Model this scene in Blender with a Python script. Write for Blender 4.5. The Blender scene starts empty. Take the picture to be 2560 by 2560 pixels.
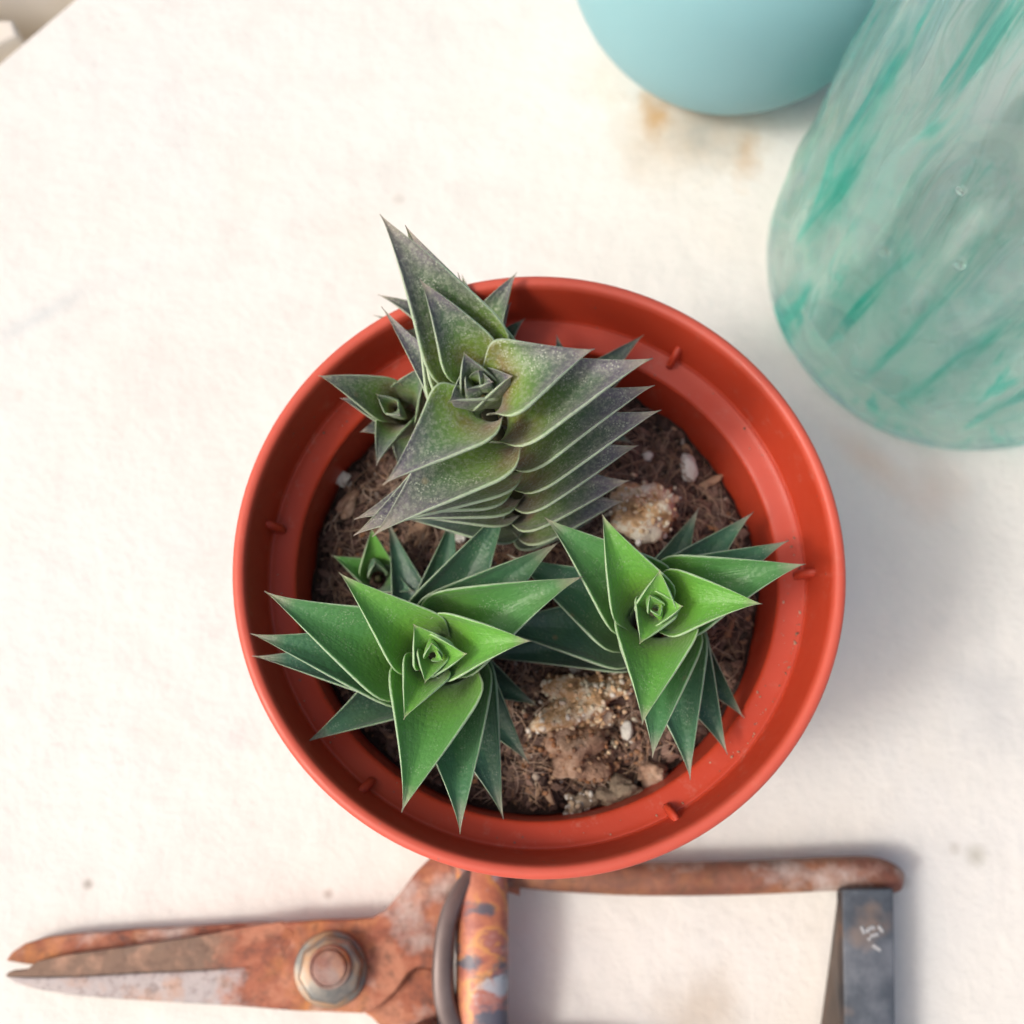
import bpy, bmesh, math, random
from mathutils import Vector, Matrix, noise
S = 0.01                                   # geometry is laid out in centimetres
sc = bpy.context.scene
COL = sc.collection
rad = math.radians
V = Vector

# ------------------------------------------------------------------ camera
F = 2844.0                                 # focal length in photo pixels (2560 wide)
zc = -V((1236 - 1280, -(1985 - 1280), -F)).normalized()
xc = (V((1, 0, 0)) - zc * zc[0]).normalized()
yc = zc.cross(xc)
RM = Matrix((xc, yc, zc))                  # camera -> world rotation
CAMZ = 27.5
cam = bpy.data.cameras.new("camera"); camo = bpy.data.objects.new("camera", cam); COL.objects.link(camo)
cam.sensor_width = 36; cam.lens = 36 * F / 2560
cam.clip_start = 0.005; cam.clip_end = 50
M4 = RM.to_4x4(); M4.translation = V((0, 0, CAMZ * S)); camo.matrix_world = M4
cam.dof.use_dof = True; cam.dof.focus_distance = 0.176; cam.dof.aperture_fstop = 18
cam.dof.aperture_blades = 0
sc.camera = camo

# ------------------------------------------------------------------ light
SUN_EL, SUN_AZ = 50, 202                   # azimuth = where the sun stands, degrees from +X
w = bpy.data.worlds.new("World"); sc.world = w; w.use_nodes = True
nt = w.node_tree
sky = nt.nodes.new("ShaderNodeTexSky"); sky.sky_type = 'NISHITA'; sky.sun_disc = False
sky.sun_elevation = rad(SUN_EL); sky.sun_rotation = rad(90 - SUN_AZ); sky.dust_density = 7; sky.air_density = 0.8
sky.ozone_density = 0.3
bg = nt.nodes["Background"]; bg.inputs["Strength"].default_value = 0.15
nt.links.new(sky.outputs[0], bg.inputs[0])
sun = bpy.data.lights.new("sun", 'SUN'); suno = bpy.data.objects.new("sun", sun); COL.objects.link(suno)
sun.energy = 1.15; sun.angle = rad(10); sun.color = (1, .98, .95)
sd = V((math.cos(rad(SUN_EL)) * math.cos(rad(SUN_AZ)), math.cos(rad(SUN_EL)) * math.sin(rad(SUN_AZ)), math.sin(rad(SUN_EL))))
suno.rotation_euler = sd.to_track_quat('Z', 'Y').to_euler()
suno.location = sd * 2
sc.view_settings.view_transform = 'Standard'; sc.view_settings.look = 'None'
sc.view_settings.gamma = 1; sc.view_settings.use_curve_mapping = False
sc.view_settings.exposure = 0.14
sc.render.engine = 'CYCLES'
sc.cycles.max_bounces = 14; sc.cycles.transmission_bounces = 12; sc.cycles.transparent_max_bounces = 16
sc.cycles.diffuse_bounces = 5; sc.cycles.glossy_bounces = 6
sc.cycles.use_denoising = True


# ------------------------------------------------------------------ helpers
def at(X, Y, z):
    """point at height z (cm) seen at photo pixel X, Y"""
    d = RM @ V(((X - 1280) / F, -(Y - 1280) / F, -1))
    t = (z - CAMZ) / d.z
    return V((0, 0, CAMZ)) + d * t


def link(name, me, mat=None, parent=None, smooth=True):
    if mat: me.materials.append(mat)
    if smooth:
        me.polygons.foreach_set("use_smooth", [True] * len(me.polygons))
    o = bpy.data.objects.new(name, me); COL.objects.link(o)
    if parent:
        o.parent = parent
        o.location = -parent.location
    return o


def mesh(name, verts, faces):
    me = bpy.data.meshes.new(name)
    me.from_pydata([tuple(V(v) * S) for v in verts], [], faces)
    me.update(); return me


def tag(o, label=None, cat=None, group=None, kind=None):
    if label: o["label"] = label
    if cat: o["category"] = cat
    if group: o["group"] = group
    if kind: o["kind"] = kind
    return o


def thing(name, loc, label, cat, group=None):
    o = bpy.data.objects.new(name, None); COL.objects.link(o); o.location = V(loc) * S
    o.empty_display_size = .01
    return tag(o, label, cat, group)


def bm_mesh(bm, name):
    me = bpy.data.meshes.new(name); bm.to_mesh(me); bm.free(); return me


def lathe(profile, c, seg=160, closed=False, fn=None):
    vs, fs = [], []
    n = len(profile)
    for j in range(seg):
        a = 2 * math.pi * j / seg
        for i, (r, z) in enumerate(profile):
            rr = r
            zz = z
            if fn: rr, zz = fn(r, z, a, i)
            vs.append((c[0] + rr * math.cos(a), c[1] + rr * math.sin(a), zz))
    for j in range(seg):
        k = (j + 1) % seg
        for i in range(n - 1 if not closed else n):
            i2 = (i + 1) % n
            fs.append((j * n + i, k * n + i, k * n + i2, j * n + i2))
    return vs, fs


def smooth_profile(pts, sub=5):
    """Catmull-Rom through pts"""
    out = []
    P = [pts[0]] + list(pts) + [pts[-1]]
    for i in range(1, len(P) - 2):
        p0, p1, p2, p3 = (V((*q, 0)) if len(q) == 2 else V(q) for q in P[i - 1:i + 3])
        for k in range(sub):
            t = k / sub
            v = .5 * ((2 * p1) + (p2 - p0) * t + (2 * p0 - 5 * p1 + 4 * p2 - p3) * t * t + (3 * p1 - p0 - 3 * p2 + p3) * t ** 3)
            out.append((v.x, v.y) if len(pts[0]) == 2 else v)
    out.append(pts[-1] if len(pts[0]) == 2 else V(pts[-1]))
    return out


def tube(pts, r, seg=8, taper=None, flat=1.0):
    vs, fs = [], []
    n = len(pts)
    up = V((0, 0, 1))
    for i, p in enumerate(pts):
        t = (V(pts[min(i + 1, n - 1)]) - V(pts[max(i - 1, 0)])).normalized()
        s = t.cross(up)
        if s.length < 1e-4: s = V((1, 0, 0))
        s.normalize(); u = s.cross(t)
        rr = r if taper is None else r * taper(i / (n - 1))
        for k in range(seg):
            a = 2 * math.pi * k / seg
            vs.append(V(p) + s * math.cos(a) * rr + u * math.sin(a) * rr * flat)
    for i in range(n - 1):
        for k in range(seg):
            k2 = (k + 1) % seg
            fs.append((i * seg + k, i * seg + k2, (i + 1) * seg + k2, (i + 1) * seg + k))
    fs.append(tuple(range(seg))[::-1]); fs.append(tuple((n - 1) * seg + k for k in range(seg)))
    return vs, fs


def merge(parts):
    vs, fs = [], []
    for v, f in parts:
        b = len(vs); vs += list(v); fs += [tuple(i + b for i in q) for q in f]
    return vs, fs


def plate(name, outline, z0, z1, mat, parent, bevel=.06, sub=0, warp=0.0, zfn=None):
    """extruded outline (list of x, y in cm) with rounded edges"""
    pts = [V((x, y, 0)) for x, y in outline]
    bm = bmesh.new()
    vb = [bm.verts.new(V((p.x, p.y, z0)) * S) for p in pts]
    f = bm.faces.new(vb)
    if f.normal.z > 0: pass
    r = bmesh.ops.extrude_face_region(bm, geom=[f])
    top = [e for e in r["geom"] if isinstance(e, bmesh.types.BMVert)]
    for v in top: v.co.z = z1 * S
    bmesh.ops.recalc_face_normals(bm, faces=bm.faces)
    if bevel:
        es = [e for e in bm.edges if abs(e.verts[0].co.z - e.verts[1].co.z) < 1e-7]
        bmesh.ops.bevel(bm, geom=es, offset=bevel * S, segments=3, affect='EDGES', profile=.5, clamp_overlap=True)
    if zfn:
        bmesh.ops.triangulate(bm, faces=bm.faces)
        for _ in range(2):
            bmesh.ops.subdivide_edges(bm, edges=[e for e in bm.edges if e.calc_length() > .35 * S], cuts=1)
            bmesh.ops.triangulate(bm, faces=bm.faces)
        for v in bm.verts:
            v.co.z = zfn(v.co.x / S, v.co.y / S, v.co.z / S) * S
    me = bm_mesh(bm, name)
    o = link(name, me, mat, parent, smooth=True)
    me.set_sharp_from_angle(angle=rad(50))
    return o


# ------------------------------------------------------------------ materials
def new_mat(name):
    m = bpy.data.materials.new(name); m.use_nodes = True
    N = m.node_tree.nodes; L = m.node_tree.links
    return m, N, L, N["Principled BSDF"]


class G:
    """tiny node builder"""
    def __init__(s, m): s.N = m.node_tree.nodes; s.L = m.node_tree.links

    def put(s, sock, v):
        if hasattr(v, "is_linked") or isinstance(v, bpy.types.NodeSocket): s.L.new(v, sock)
        else: sock.default_value = v

    def coord(s, kind="Object"):
        return s.N.new("ShaderNodeTexCoord").outputs[kind]

    def noise(s, scale, detail=4, rough=.55, vec=None, dist=0.0, out=0):
        n = s.N.new("ShaderNodeTexNoise"); n.inputs["Scale"].default_value = scale
        n.inputs["Detail"].default_value = detail; n.inputs["Roughness"].default_value = rough
        n.inputs["Distortion"].default_value = dist
        s.L.new(vec if vec else s.coord(), n.inputs["Vector"]); return n.outputs[out]

    def vor(s, scale, vec=None, out=0, feat='F1'):
        n = s.N.new("ShaderNodeTexVoronoi"); n.inputs["Scale"].default_value = scale; n.feature = feat
        s.L.new(vec if vec else s.coord(), n.inputs["Vector"]); return n.outputs[out]

    def ramp(s, fac, stops):
        n = s.N.new("ShaderNodeValToRGB"); s.L.new(fac, n.inputs[0])
        e = n.color_ramp.elements
        while len(e) < len(stops): e.new(.5)
        for el, (p, c) in zip(e, stops):
            el.position = p
            el.color = (*c, 1) if isinstance(c, tuple) else (c, c, c, 1)
        return n.outputs[0]

    def mix(s, fac, a, b, mode='MIX'):
        n = s.N.new("ShaderNodeMix"); n.data_type = 'RGBA'; n.blend_type = mode
        s.put(n.inputs[0], fac)
        for k, v in ((6, a), (7, b)):
            s.put(n.inputs[k], (*v, 1) if isinstance(v, tuple) and len(v) == 3 else v)
        return n.outputs[2]

    def math(s, op, a, b=0.0, clamp=False):
        n = s.N.new("ShaderNodeMath"); n.operation = op; n.use_clamp = clamp
        s.put(n.inputs[0], a); s.put(n.inputs[1], b); return n.outputs[0]

    def attr(s, name, kind='OBJECT', out="Fac"):
        n = s.N.new("ShaderNodeAttribute"); n.attribute_type = kind; n.attribute_name = name; return n.outputs[out]

    def bump(s, h, strength, dist, normal=None):
        n = s.N.new("ShaderNodeBump"); n.inputs["Strength"].default_value = strength
        n.inputs["Distance"].default_value = dist; s.L.new(h, n.inputs["Height"])
        if normal: s.L.new(normal, n.inputs["Normal"])
        return n.outputs[0]

    def mapr(s, vec, scale=(1, 1, 1), rot=(0, 0, 0), loc=(0, 0, 0)):
        n = s.N.new("ShaderNodeMapping"); s.L.new(vec, n.inputs[0])
        n.inputs["Scale"].default_value = scale; n.inputs["Rotation"].default_value = rot
        n.inputs["Location"].default_value = loc
        return n.outputs[0]

    def spot(s, c, r, soft=.6, wob=.4, ns=90, sx=1.0, sy=1.0, rot=0.0):
        """round patch mask: 1 at the middle, 0 outside (object coords, cm)"""
        vec = s.mapr(s.coord(), loc=(-c[0] * S, -c[1] * S, 0))
        vec = s.mapr(vec, rot=(0, 0, -rot)); vec = s.mapr(vec, scale=(1 / (r * S * sx), 1 / (r * S * sy), 0))
        n = s.N.new("ShaderNodeVectorMath"); n.operation = 'LENGTH'; s.L.new(vec, n.inputs[0])
        d = s.math('ADD', n.outputs["Value"], s.math('MULTIPLY', s.math('SUBTRACT', s.noise(ns, 3), .5), wob * 2))
        return s.ramp(d, [(1 - soft if soft < 1 else 0, 1.0), (1.0, 0.0)])


def principled(b, **k):
    for n, v in k.items():
        b.inputs[n.replace("_", " ")].default_value = v


# stone table
m_stone, N_, L_, b = new_mat("white_stone"); g = G(m_stone)
base = g.ramp(g.noise(14, 5, .6), [(.3, (.67, .66, .615)), (.5, (.725, .712, .665)), (.7, (.70, .695, .665))])
base = g.mix(g.ramp(g.noise(60, 7, .72), [(.52, 0.0), (.72, .45)]), base, (.58, .58, .55))
base = g.mix(g.ramp(g.noise(23, 3, .5, vec=g.mapr(g.coord(), loc=(3, 1, 0))), [(.54, 0.0), (.72, .35)]), base, (.70, .665, .59))
pits = g.ramp(g.vor(60), [(.05, 1.0), (.13, 0.0)])
pits = g.math('MULTIPLY', pits, g.ramp(g.noise(20, 2, vec=g.mapr(g.coord(), loc=(5, 5, 0))), [(.58, 0.0), (.66, .6)]))
base = g.mix(pits, base, (.42, .39, .34))
stains = []


def stain(p, r, col, k, **kw):
    global base
    base = g.mix(g.math('MULTIPLY', g.spot(p, r, **kw), k), base, col)


p = at(1720, 330, 0); stain(p, 2.1, (.52, .40, .27), .6, soft=.8, wob=.55, sx=1.2, sy=.9)
p = at(1640, 280, 0); stain(p, .8, (.50, .28, .09), .75, soft=.95, wob=1.1, ns=130, sx=.8)
p = at(1865, 385, 0); stain(p, .8, (.50, .31, .14), .55, soft=.95, wob=1.1, ns=120, sx=.6, sy=1.4)
p = at(1750, 360, 0); stain(p, 1.1, (.36, .38, .36), .6, soft=.95, wob=.9, ns=110)
p = at(100, 790, 0); stain(p, 2.4, (.50, .56, .56), .55, soft=.9, wob=.3, sy=.16, rot=.60)
p = at(330, 690, 0); stain(p, 1.6, (.60, .64, .62), .35, soft=.9, wob=.3, sy=.2, rot=.55)
p = at(2480, 1780, 0); stain(p, 1.3, (.42, .43, .44), .4, soft=.95, wob=.7, sy=1.3)
p = at(2440, 2140, 0); stain(p, .35, (.30, .29, .22), .6, soft=.9, wob=.4)
p = at(220, 2211, 0); stain(p, .16, (.25, .22, .18), .7, soft=.9, wob=.3)
p = at(820, 2235, 0); stain(p, .16, (.32, .25, .2), .6, soft=.9, wob=.3)
p = at(2180, 1150, 0); stain(p, 1.6, (.66, .48, .34), .4, soft=.9, wob=.5, sy=.35, rot=-.7)
p = at(2330, 1225, 0); stain(p, 1.1, (.66, .50, .40), .35, soft=.9, wob=.5)
p = at(590, 1850, 0); stain(p, .5, (.5, .5, .5), .3, soft=.9, wob=.5)
p = at(1750, 2520, 0); stain(p, 1.3, (.45, .36, .26), .5, soft=.95, wob=.6)
p = at(1500, 200, 0); stain(p, 1.2, (.66, .55, .42), .3, soft=.95, wob=.6)
fibre = g.ramp(g.noise(1.0, 4, .6, vec=g.mapr(g.coord(), rot=(0, 0, .9), scale=(190, 60, 1)), dist=2.5), [(.52, 0.0), (.74, .16)])
base = g.mix(fibre, base, (.55, .54, .50))
L_.new(base, b.inputs["Base Color"]); principled(b, Roughness=.62)
h = g.math('ADD', g.noise(120, 6, .65), g.math('MULTIPLY', g.noise(28, 4), 1.6))
L_.new(g.bump(h, .35, .002), b.inputs["Normal"])

m_ledge, N_, L_, b = new_mat("cream_plaster"); g = G(m_ledge)
L_.new(g.ramp(g.noise(30, 5), [(.3, (.74, .67, .56)), (.7, (.80, .75, .66))]), b.inputs["Base Color"]); principled(b, Roughness=.8)

# pot plastic
m_pot, N_, L_, b = new_mat("red_plastic"); g = G(m_pot)
c = g.mix(g.noise(60, 4), (.47, .042, .014), (.54, .060, .025))
dust = g.math('MULTIPLY', g.ramp(g.noise(330, 6, .75), [(.56, 0.0), (.72, .55)]), g.ramp(g.noise(35, 3), [(.45, 0.0), (.68, 1.0)]))
c = g.mix(dust, c, (.50, .26, .20))
spk = g.math('MULTIPLY', g.ramp(g.vor(420), [(.06, 1.0), (.12, 0.0)]), g.ramp(g.noise(70, 2), [(.52, 0.0), (.60, .8)]))
c = g.mix(spk, c, (.16, .10, .08))
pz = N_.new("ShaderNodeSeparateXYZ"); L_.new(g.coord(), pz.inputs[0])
c = g.mix(g.math('MULTIPLY', g.ramp(g.math('MULTIPLY', pz.outputs[2], 10.0), [(.800, 0.0), (.812, 1.0)]), .5), c, (.66, .14, .095))  # sky sheen on the lip, painted in as a paler pink
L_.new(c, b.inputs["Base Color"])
principled(b, Roughness=.40); b.inputs["Subsurface Weight"].default_value = .08
b.inputs["Subsurface Radius"].default_value = (.004, .0006, .0003); b.inputs["Subsurface Scale"].default_value = .6
scr = g.noise(500, 3, .6, vec=g.mapr(g.coord(), scale=(1, 1, .1)))
L_.new(g.bump(scr, .12, .0004), b.inputs["Normal"])
L_.new(g.ramp(g.noise(90, 4), [(.35, .40), (.7, .60)]), b.inputs["Roughness"])

# leaves
m_leaf, N_, L_, b = new_mat("leaf_skin"); g = G(m_leaf)
age, dusk = g.attr("age"), g.attr("dusk")
uvn = N_.new("ShaderNodeSeparateXYZ"); L_.new(g.coord("UV"), uvn.inputs[0])
U, W_ = uvn.outputs[0], uvn.outputs[1]                 # along the leaf, across it
av = g.math('ABSOLUTE', g.math('SUBTRACT', g.math('MULTIPLY', W_, 2.0), 1.0))
mott = g.noise(260, 5, .7)
col = g.ramp(age, [(0.0, (.125, .36, .032)), (.16, (.095, .30, .040)), (.34, (.048, .18, .052)), (.56, (.036, .115, .062)), (1.0, (.022, .062, .050))])
col = g.mix(g.math('MULTIPLY', g.ramp(U, [(.35, 0.0), (.95, .55)]), g.ramp(age, [(.05, 0.0), (.3, 1.0)])), col, (.05, .15, .09))
col = g.mix(g.math('MULTIPLY', g.ramp(g.noise(150, 4, .6), [(.40, 0.0), (.75, .22)]), 1.0), col, (.08, .24, .05))
colB = g.mix(g.ramp(U, [(.1, 0.0), (.55, 1.0)]), (.15, .24, .02), (.055, .135, .042))
colB = g.mix(g.ramp(g.math('ADD', U, g.math('ADD', g.math('MULTIPLY', av, .22), g.math('MULTIPLY', g.math('SUBTRACT', mott, .5), .5))), [(.46, 0.0), (.86, .95)]), colB, (.105, .088, .118))
col = g.mix(dusk, col, colB)
lime = g.math('MULTIPLY', g.ramp(U, [(.16, 1.0), (.42, 0.0)]), g.math('SUBTRACT', 1.0, age))
col = g.mix(g.math('MULTIPLY', lime, .6), col, (.17, .34, .02))
red = g.math('MULTIPLY', g.math('MULTIPLY', dusk, g.ramp(U, [(.16, .85), (.38, 0.0)])), g.ramp(g.noise(120, 2), [(.40, 0.0), (.55, 1.0)]))
col = g.mix(red, col, (.16, .055, .02))
scar = g.math('MULTIPLY', g.ramp(g.vor(150), [(.05, 1.0), (.11, 0.0)]), g.ramp(g.noise(60, 2), [(.50, 0.0), (.58, .75)]))
col = g.mix(scar, col, (.22, .17, .08))
blot = g.ramp(g.noise(45, 4, .6), [(.50, 0.0), (.72, .45)])
col = g.mix(g.math('MULTIPLY', blot, g.ramp(U, [(.3, 0.0), (.9, 1.0)])), col, (.20, .22, .12))
# pale frosted bloom, tubercle flecks and margins
fleck = g.ramp(g.vor(2600), [(.15, 1.0), (.40, 0.0)])
fl = g.math('MULTIPLY', fleck, g.ramp(g.noise(420, 3), [(.48, 0.0), (.62, 1.0)]))
fl = g.math('MULTIPLY', fl, g.math('ADD', g.math('MULTIPLY', dusk, .50), .34))
col = g.mix(fl, col, (.50, .54, .42))
gry = g.math('MULTIPLY', g.ramp(g.noise(1500, 3, .8), [(.46, 0.0), (.62, 1.0)]), g.math('MULTIPLY', dusk, .42))
col = g.mix(gry, col, (.34, .37, .28))
mg = g.ramp(g.math('ADD', av, g.math('MULTIPLY', g.math('SUBTRACT', g.noise(700, 3), .5), .05)), [(.885, 0.0), (.94, 1.0)])
col = g.mix(g.math('MULTIPLY', mg, .68), col, (.44, .56, .38))
tip = g.ramp(U, [(.80, 0.0), (.97, 1.0)])
col = g.mix(g.math('MULTIPLY', tip, .75), col, (.36, .31, .24))
L_.new(col, b.inputs["Base Color"])
b.inputs["Subsurface Weight"].default_value = .18
b.inputs["Subsurface Radius"].default_value = (.0012, .0022, .0005); b.inputs["Subsurface Scale"].default_value = .6
L_.new(g.ramp(dusk, [(0.0, .42), (1.0, .50)]), b.inputs["Roughness"])
b.inputs["Sheen Weight"].default_value = .22; b.inputs["Sheen Roughness"].default_value = .5
hh = g.math('ADD', g.math('MULTIPLY', g.noise(900, 4, .7), .8), g.math('MULTIPLY', g.vor(1300), -.7))
n1 = g.bump(hh, .55, .00022)
rib = g.noise(1.0, 3, .5, vec=g.mapr(g.coord("UV"), scale=(2.2, 26, 1)))
L_.new(g.bump(rib, .35, .0003, n1), b.inputs["Normal"])

m_stem, N_, L_, b = new_mat("plant_stem"); principled(b, Base_Color=(.055, .05, .02, 1), Roughness=.7)


def soil_mat(name, stops, rough=.9, scale=300):
    m, N_, L_, b = new_mat(name); g = G(m)
    L_.new(g.ramp(g.noise(scale, 5, .7), stops), b.inputs["Base Color"]); principled(b, Roughness=rough)
    L_.new(g.bump(g.noise(600, 5, .75), 1.0, .0009), b.inputs["Normal"])
    return m


def crumb_mat(name, cols, rough=.85):
    """each loose grain takes its own colour"""
    m, N_, L_, b = new_mat(name); g = G(m)
    n = N_.new("ShaderNodeNewGeometry")
    st = [(i / max(1, len(cols) - 1), c) for i, c in enumerate(cols)]
    c = g.ramp(n.outputs["Random Per Island"], st)
    c = g.mix(g.ramp(g.noise(700, 4, .7), [(.45, 0.0), (.75, .4)]), c, (.12, .075, .05))
    L_.new(c, b.inputs["Base Color"]); principled(b, Roughness=rough)
    L_.new(g.bump(g.noise(1500, 4, .7), .5, .0004), b.inputs["Normal"])
    return m


m_soil = soil_mat("peat", [(.3, (.014, .008, .006)), (.5, (.04, .022, .016)), (.7, (.09, .052, .038))])
m_peat = crumb_mat("peat_crumb", [(.022, .012, .010), (.07, .038, .030), (.16, .09, .068), (.035, .019, .016), (.27, .17, .13), (.09, .05, .04), (.018, .010, .008), (.20, .125, .10)])
m_bark = crumb_mat("bark_chip", [(.30, .13, .055), (.40, .22, .12), (.20, .09, .05), (.45, .29, .18), (.26, .16, .11)])
m_grit = crumb_mat("grit", [(.50, .46, .40), (.62, .60, .56), (.40, .36, .31), (.55, .42, .28), (.34, .34, .34)])
m_fib = crumb_mat("fibre", [(.30, .18, .12), (.50, .35, .24), (.18, .10, .07), (.60, .48, .38)])
m_sand = crumb_mat("sandy_grain", [(.80, .58, .34), (.80, .74, .58), (.74, .46, .22), (.86, .82, .74), (.60, .56, .36)])
m_sandlump = soil_mat("sandy_lump", [(.3, (.20, .11, .06)), (.48, (.66, .42, .22)), (.60, (.86, .78, .62))], scale=220)
m_lump = soil_mat("brown_lump", [(.34, (.13, .075, .05)), (.5, (.40, .25, .17)), (.66, (.60, .44, .33))], scale=200)
m_graylump = soil_mat("grey_lump", [(.3, (.18, .13, .09)), (.55, (.31, .24, .17)), (.75, (.42, .35, .25))], scale=200)
m_white = soil_mat("white_stone_chip", [(.3, (.66, .66, .58)), (.6, (.84, .84, .80))], rough=.7, scale=120)

# blue vase
m_vase, N_, L_, b = new_mat("blue_glaze"); g = G(m_vase)
L_.new(g.mix(g.noise(20, 3), (.225, .47, .515), (.27, .51, .545)), b.inputs["Base Color"])
principled(b, Roughness=.55)
b.inputs["Subsurface Weight"].default_value = .1; b.inputs["Subsurface Radius"].default_value = (.003, .005, .005)


# bottle glass: real refracting wall mixed with plain see-through so daylight reaches the table inside
m_glass, N_, L_, b = new_mat("aqua_glass"); g = G(m_glass)
out = N_["Material Output"]
gl = N_.new("ShaderNodeBsdfGlass"); gl.inputs["IOR"].default_value = 1.45; gl.inputs["Roughness"].default_value = .02
tr = N_.new("ShaderNodeBsdfTransparent")
tl = N_.new("ShaderNodeBsdfTranslucent")
streak = g.noise(1.0, 4, .6, vec=g.mapr(g.coord(), scale=(100, 100, 14)), dist=.7)
gc = g.ramp(streak, [(.36, (.34, .86, .78)), (.43, (.90, .99, .962)), (.60, (.975, .998, .988))])
L_.new(gc, gl.inputs["Color"]); L_.new(gc, tr.inputs["Color"])
tl.inputs["Color"].default_value = (.82, .99, .93, 1)
mx = N_.new("ShaderNodeMixShader"); mx.inputs[0].default_value = .48
L_.new(gl.outputs[0], mx.inputs[1]); L_.new(tr.outputs[0], mx.inputs[2])
mx2 = N_.new("ShaderNodeMixShader"); mx2.inputs[0].default_value = .07
L_.new(mx.outputs[0], mx2.inputs[1]); L_.new(tl.outputs[0], mx2.inputs[2])
L_.new(mx2.outputs[0], out.inputs["Surface"])
gb = g.bump(g.noise(1.0, 1.5, .4, vec=g.mapr(g.coord(), scale=(48, 48, 13)), dist=.6), 1.0, .0040)
L_.new(gb, gl.inputs["Normal"])


m_bub, N_, L_, b = new_mat("clear_bubble"); principled(b, Base_Color=(.95, .98, .97, 1), Roughness=.02, IOR=1.33)
b.inputs["Transmission Weight"].default_value = 1.0
# rusty metals
def rust(name, stops, silver=0.0, rough=.7, fade=None, orange=.95):
    m, N_, L_, b = new_mat(name); g = G(m)
    n = g.noise(85, 6, .65, dist=.4)
    c = g.ramp(n, stops)
    c = g.mix(g.ramp(g.noise(55, 4, .6, vec=g.mapr(g.coord(), loc=(7, 2, 1))), [(.50, 0.0), (.64, orange)]), c, (.52, .21, .06))
    c = g.mix(g.ramp(g.noise(70, 4, .6, vec=g.mapr(g.coord(), loc=(1, 9, 1))), [(.53, 0.0), (.68, .8)]), c, (.50, .42, .38))
    c = g.mix(g.ramp(g.noise(38, 5, .7, vec=g.mapr(g.coord(), loc=(3, 3, 3))), [(.50, 0.0), (.62, .75)]), c, (.20, .055, .035))
    if silver:
        c = g.mix(g.ramp(g.noise(60, 4, .6, vec=g.mapr(g.coord(), loc=(2, 4, 9))), [(.60 - silver * .3, 0.0), (.72 - silver * .3, .95)]), c, (.46, .45, .45))
    if fade:                               # the jaw is ground bare steel, the body rusted over
        sx = N_.new("ShaderNodeSeparateXYZ"); L_.new(g.coord(), sx.inputs[0])
        t = g.math('ADD', g.math('MULTIPLY', g.math('SUBTRACT', fade[0] * S, sx.outputs[0]), 90.0), g.math('MULTIPLY', g.math('SUBTRACT', g.noise(110, 5, .7), .5), 2.6))
        steel = g.mix(g.ramp(g.noise(120, 5, .6), [(.5, 0.0), (.66, .8)]), fade[1], (.50, .30, .20))
        c = g.mix(g.ramp(t, [(.1, 0.0), (.75, .92)]), c, steel)
    c = g.mix(g.ramp(g.noise(400, 5, .7), [(.5, 0.0), (.68, .55)]), c, (.10, .055, .04))
    L_.new(c, b.inputs["Base Color"]); principled(b, Roughness=rough, Metallic=.15)
    L_.new(g.bump(g.noise(260, 6, .7), .5, .0006), b.inputs["Normal"])
    return m


R1 = [(.32, (.14, .06, .045)), (.45, (.36, .12, .065)), (.56, (.50, .22, .13)), (.7, (.28, .10, .06))]
m_rust = rust("orange_rust", R1)
m_blade = rust("worn_blade", [(.3, (.34, .22, .18)), (.5, (.44, .36, .33)), (.7, (.40, .27, .20))], silver=.75, rough=.5)
m_bevel = rust("dark_blade_bevel", [(.3, (.17, .11, .075)), (.5, (.27, .18, .13)), (.7, (.36, .21, .14))], rough=.6)
m_front = rust("front_half_rust", R1, fade=(at(640, 2470, .9).x, (.46, .43, .42)))
m_bevel2 = rust("bevel_fading_to_rust", R1, fade=(at(610, 2400, .9).x, (.20, .135, .095)))
m_handle = rust("handle_rust", [(.3, (.10, .05, .035)), (.5, (.20, .085, .055)), (.7, (.30, .13, .08))], rough=.6, orange=.3)
m_dark, N_, L_, b = new_mat("dark_steel"); g = G(m_dark)
L_.new(g.ramp(g.noise(60, 4), [(.3, (.10, .075, .07)), (.7, (.20, .16, .15))]), b.inputs["Base Color"]); principled(b, Roughness=.4, Metallic=.4)
m_bolt, N_, L_, b = new_mat("grey_bolt_steel"); g = G(m_bolt)
L_.new(g.ramp(g.noise(130, 5, .6), [(.35, (.12, .125, .12)), (.48, (.22, .20, .17)), (.62, (.30, .18, .10))]), b.inputs["Base Color"]); principled(b, Roughness=.38, Metallic=.5)
m_boltc = rust("bolt_end", [(.3, (.24, .16, .13)), (.6, (.36, .27, .23))], rough=.6)
m_strap, N_, L_, b = new_mat("slate_blue_strap"); g = G(m_strap)
c = g.ramp(g.noise(110, 6, .65), [(.3, (.040, .050, .065)), (.5, (.075, .09, .11)), (.72, (.15, .165, .19))])
c = g.mix(g.ramp(g.noise(60, 3), [(.60, 0.0), (.70, .5)]), c, (.28, .20, .15))
L_.new(c, b.inputs["Base Color"]); principled(b, Roughness=.6)
L_.new(g.bump(g.noise(300, 5), .4, .0004), b.inputs["Normal"])
m_strapside, N_, L_, b = new_mat("strap_edge"); g = G(m_strapside)
L_.new(g.ramp(g.noise(80, 5), [(.35, (.035, .03, .028)), (.6, (.09, .065, .05)), (.75, (.22, .11, .06))]), b.inputs["Base Color"]); principled(b, Roughness=.7)
m_barrel, N_, L_, b = new_mat("painted_rusty_spring"); g = G(m_barrel)
n = g.noise(1, 5, .6, vec=g.mapr(g.coord(), scale=(50, 75, 50)), dist=.3)
c = g.ramp(n, [(.30, (.20, .06, .045)), (.42, (.34, .11, .075)), (.49, (.50, .19, .10)), (.53, (.56, .27, .09)), (.57, (.36, .13, .10)), (.72, (.50, .34, .30))])
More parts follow.
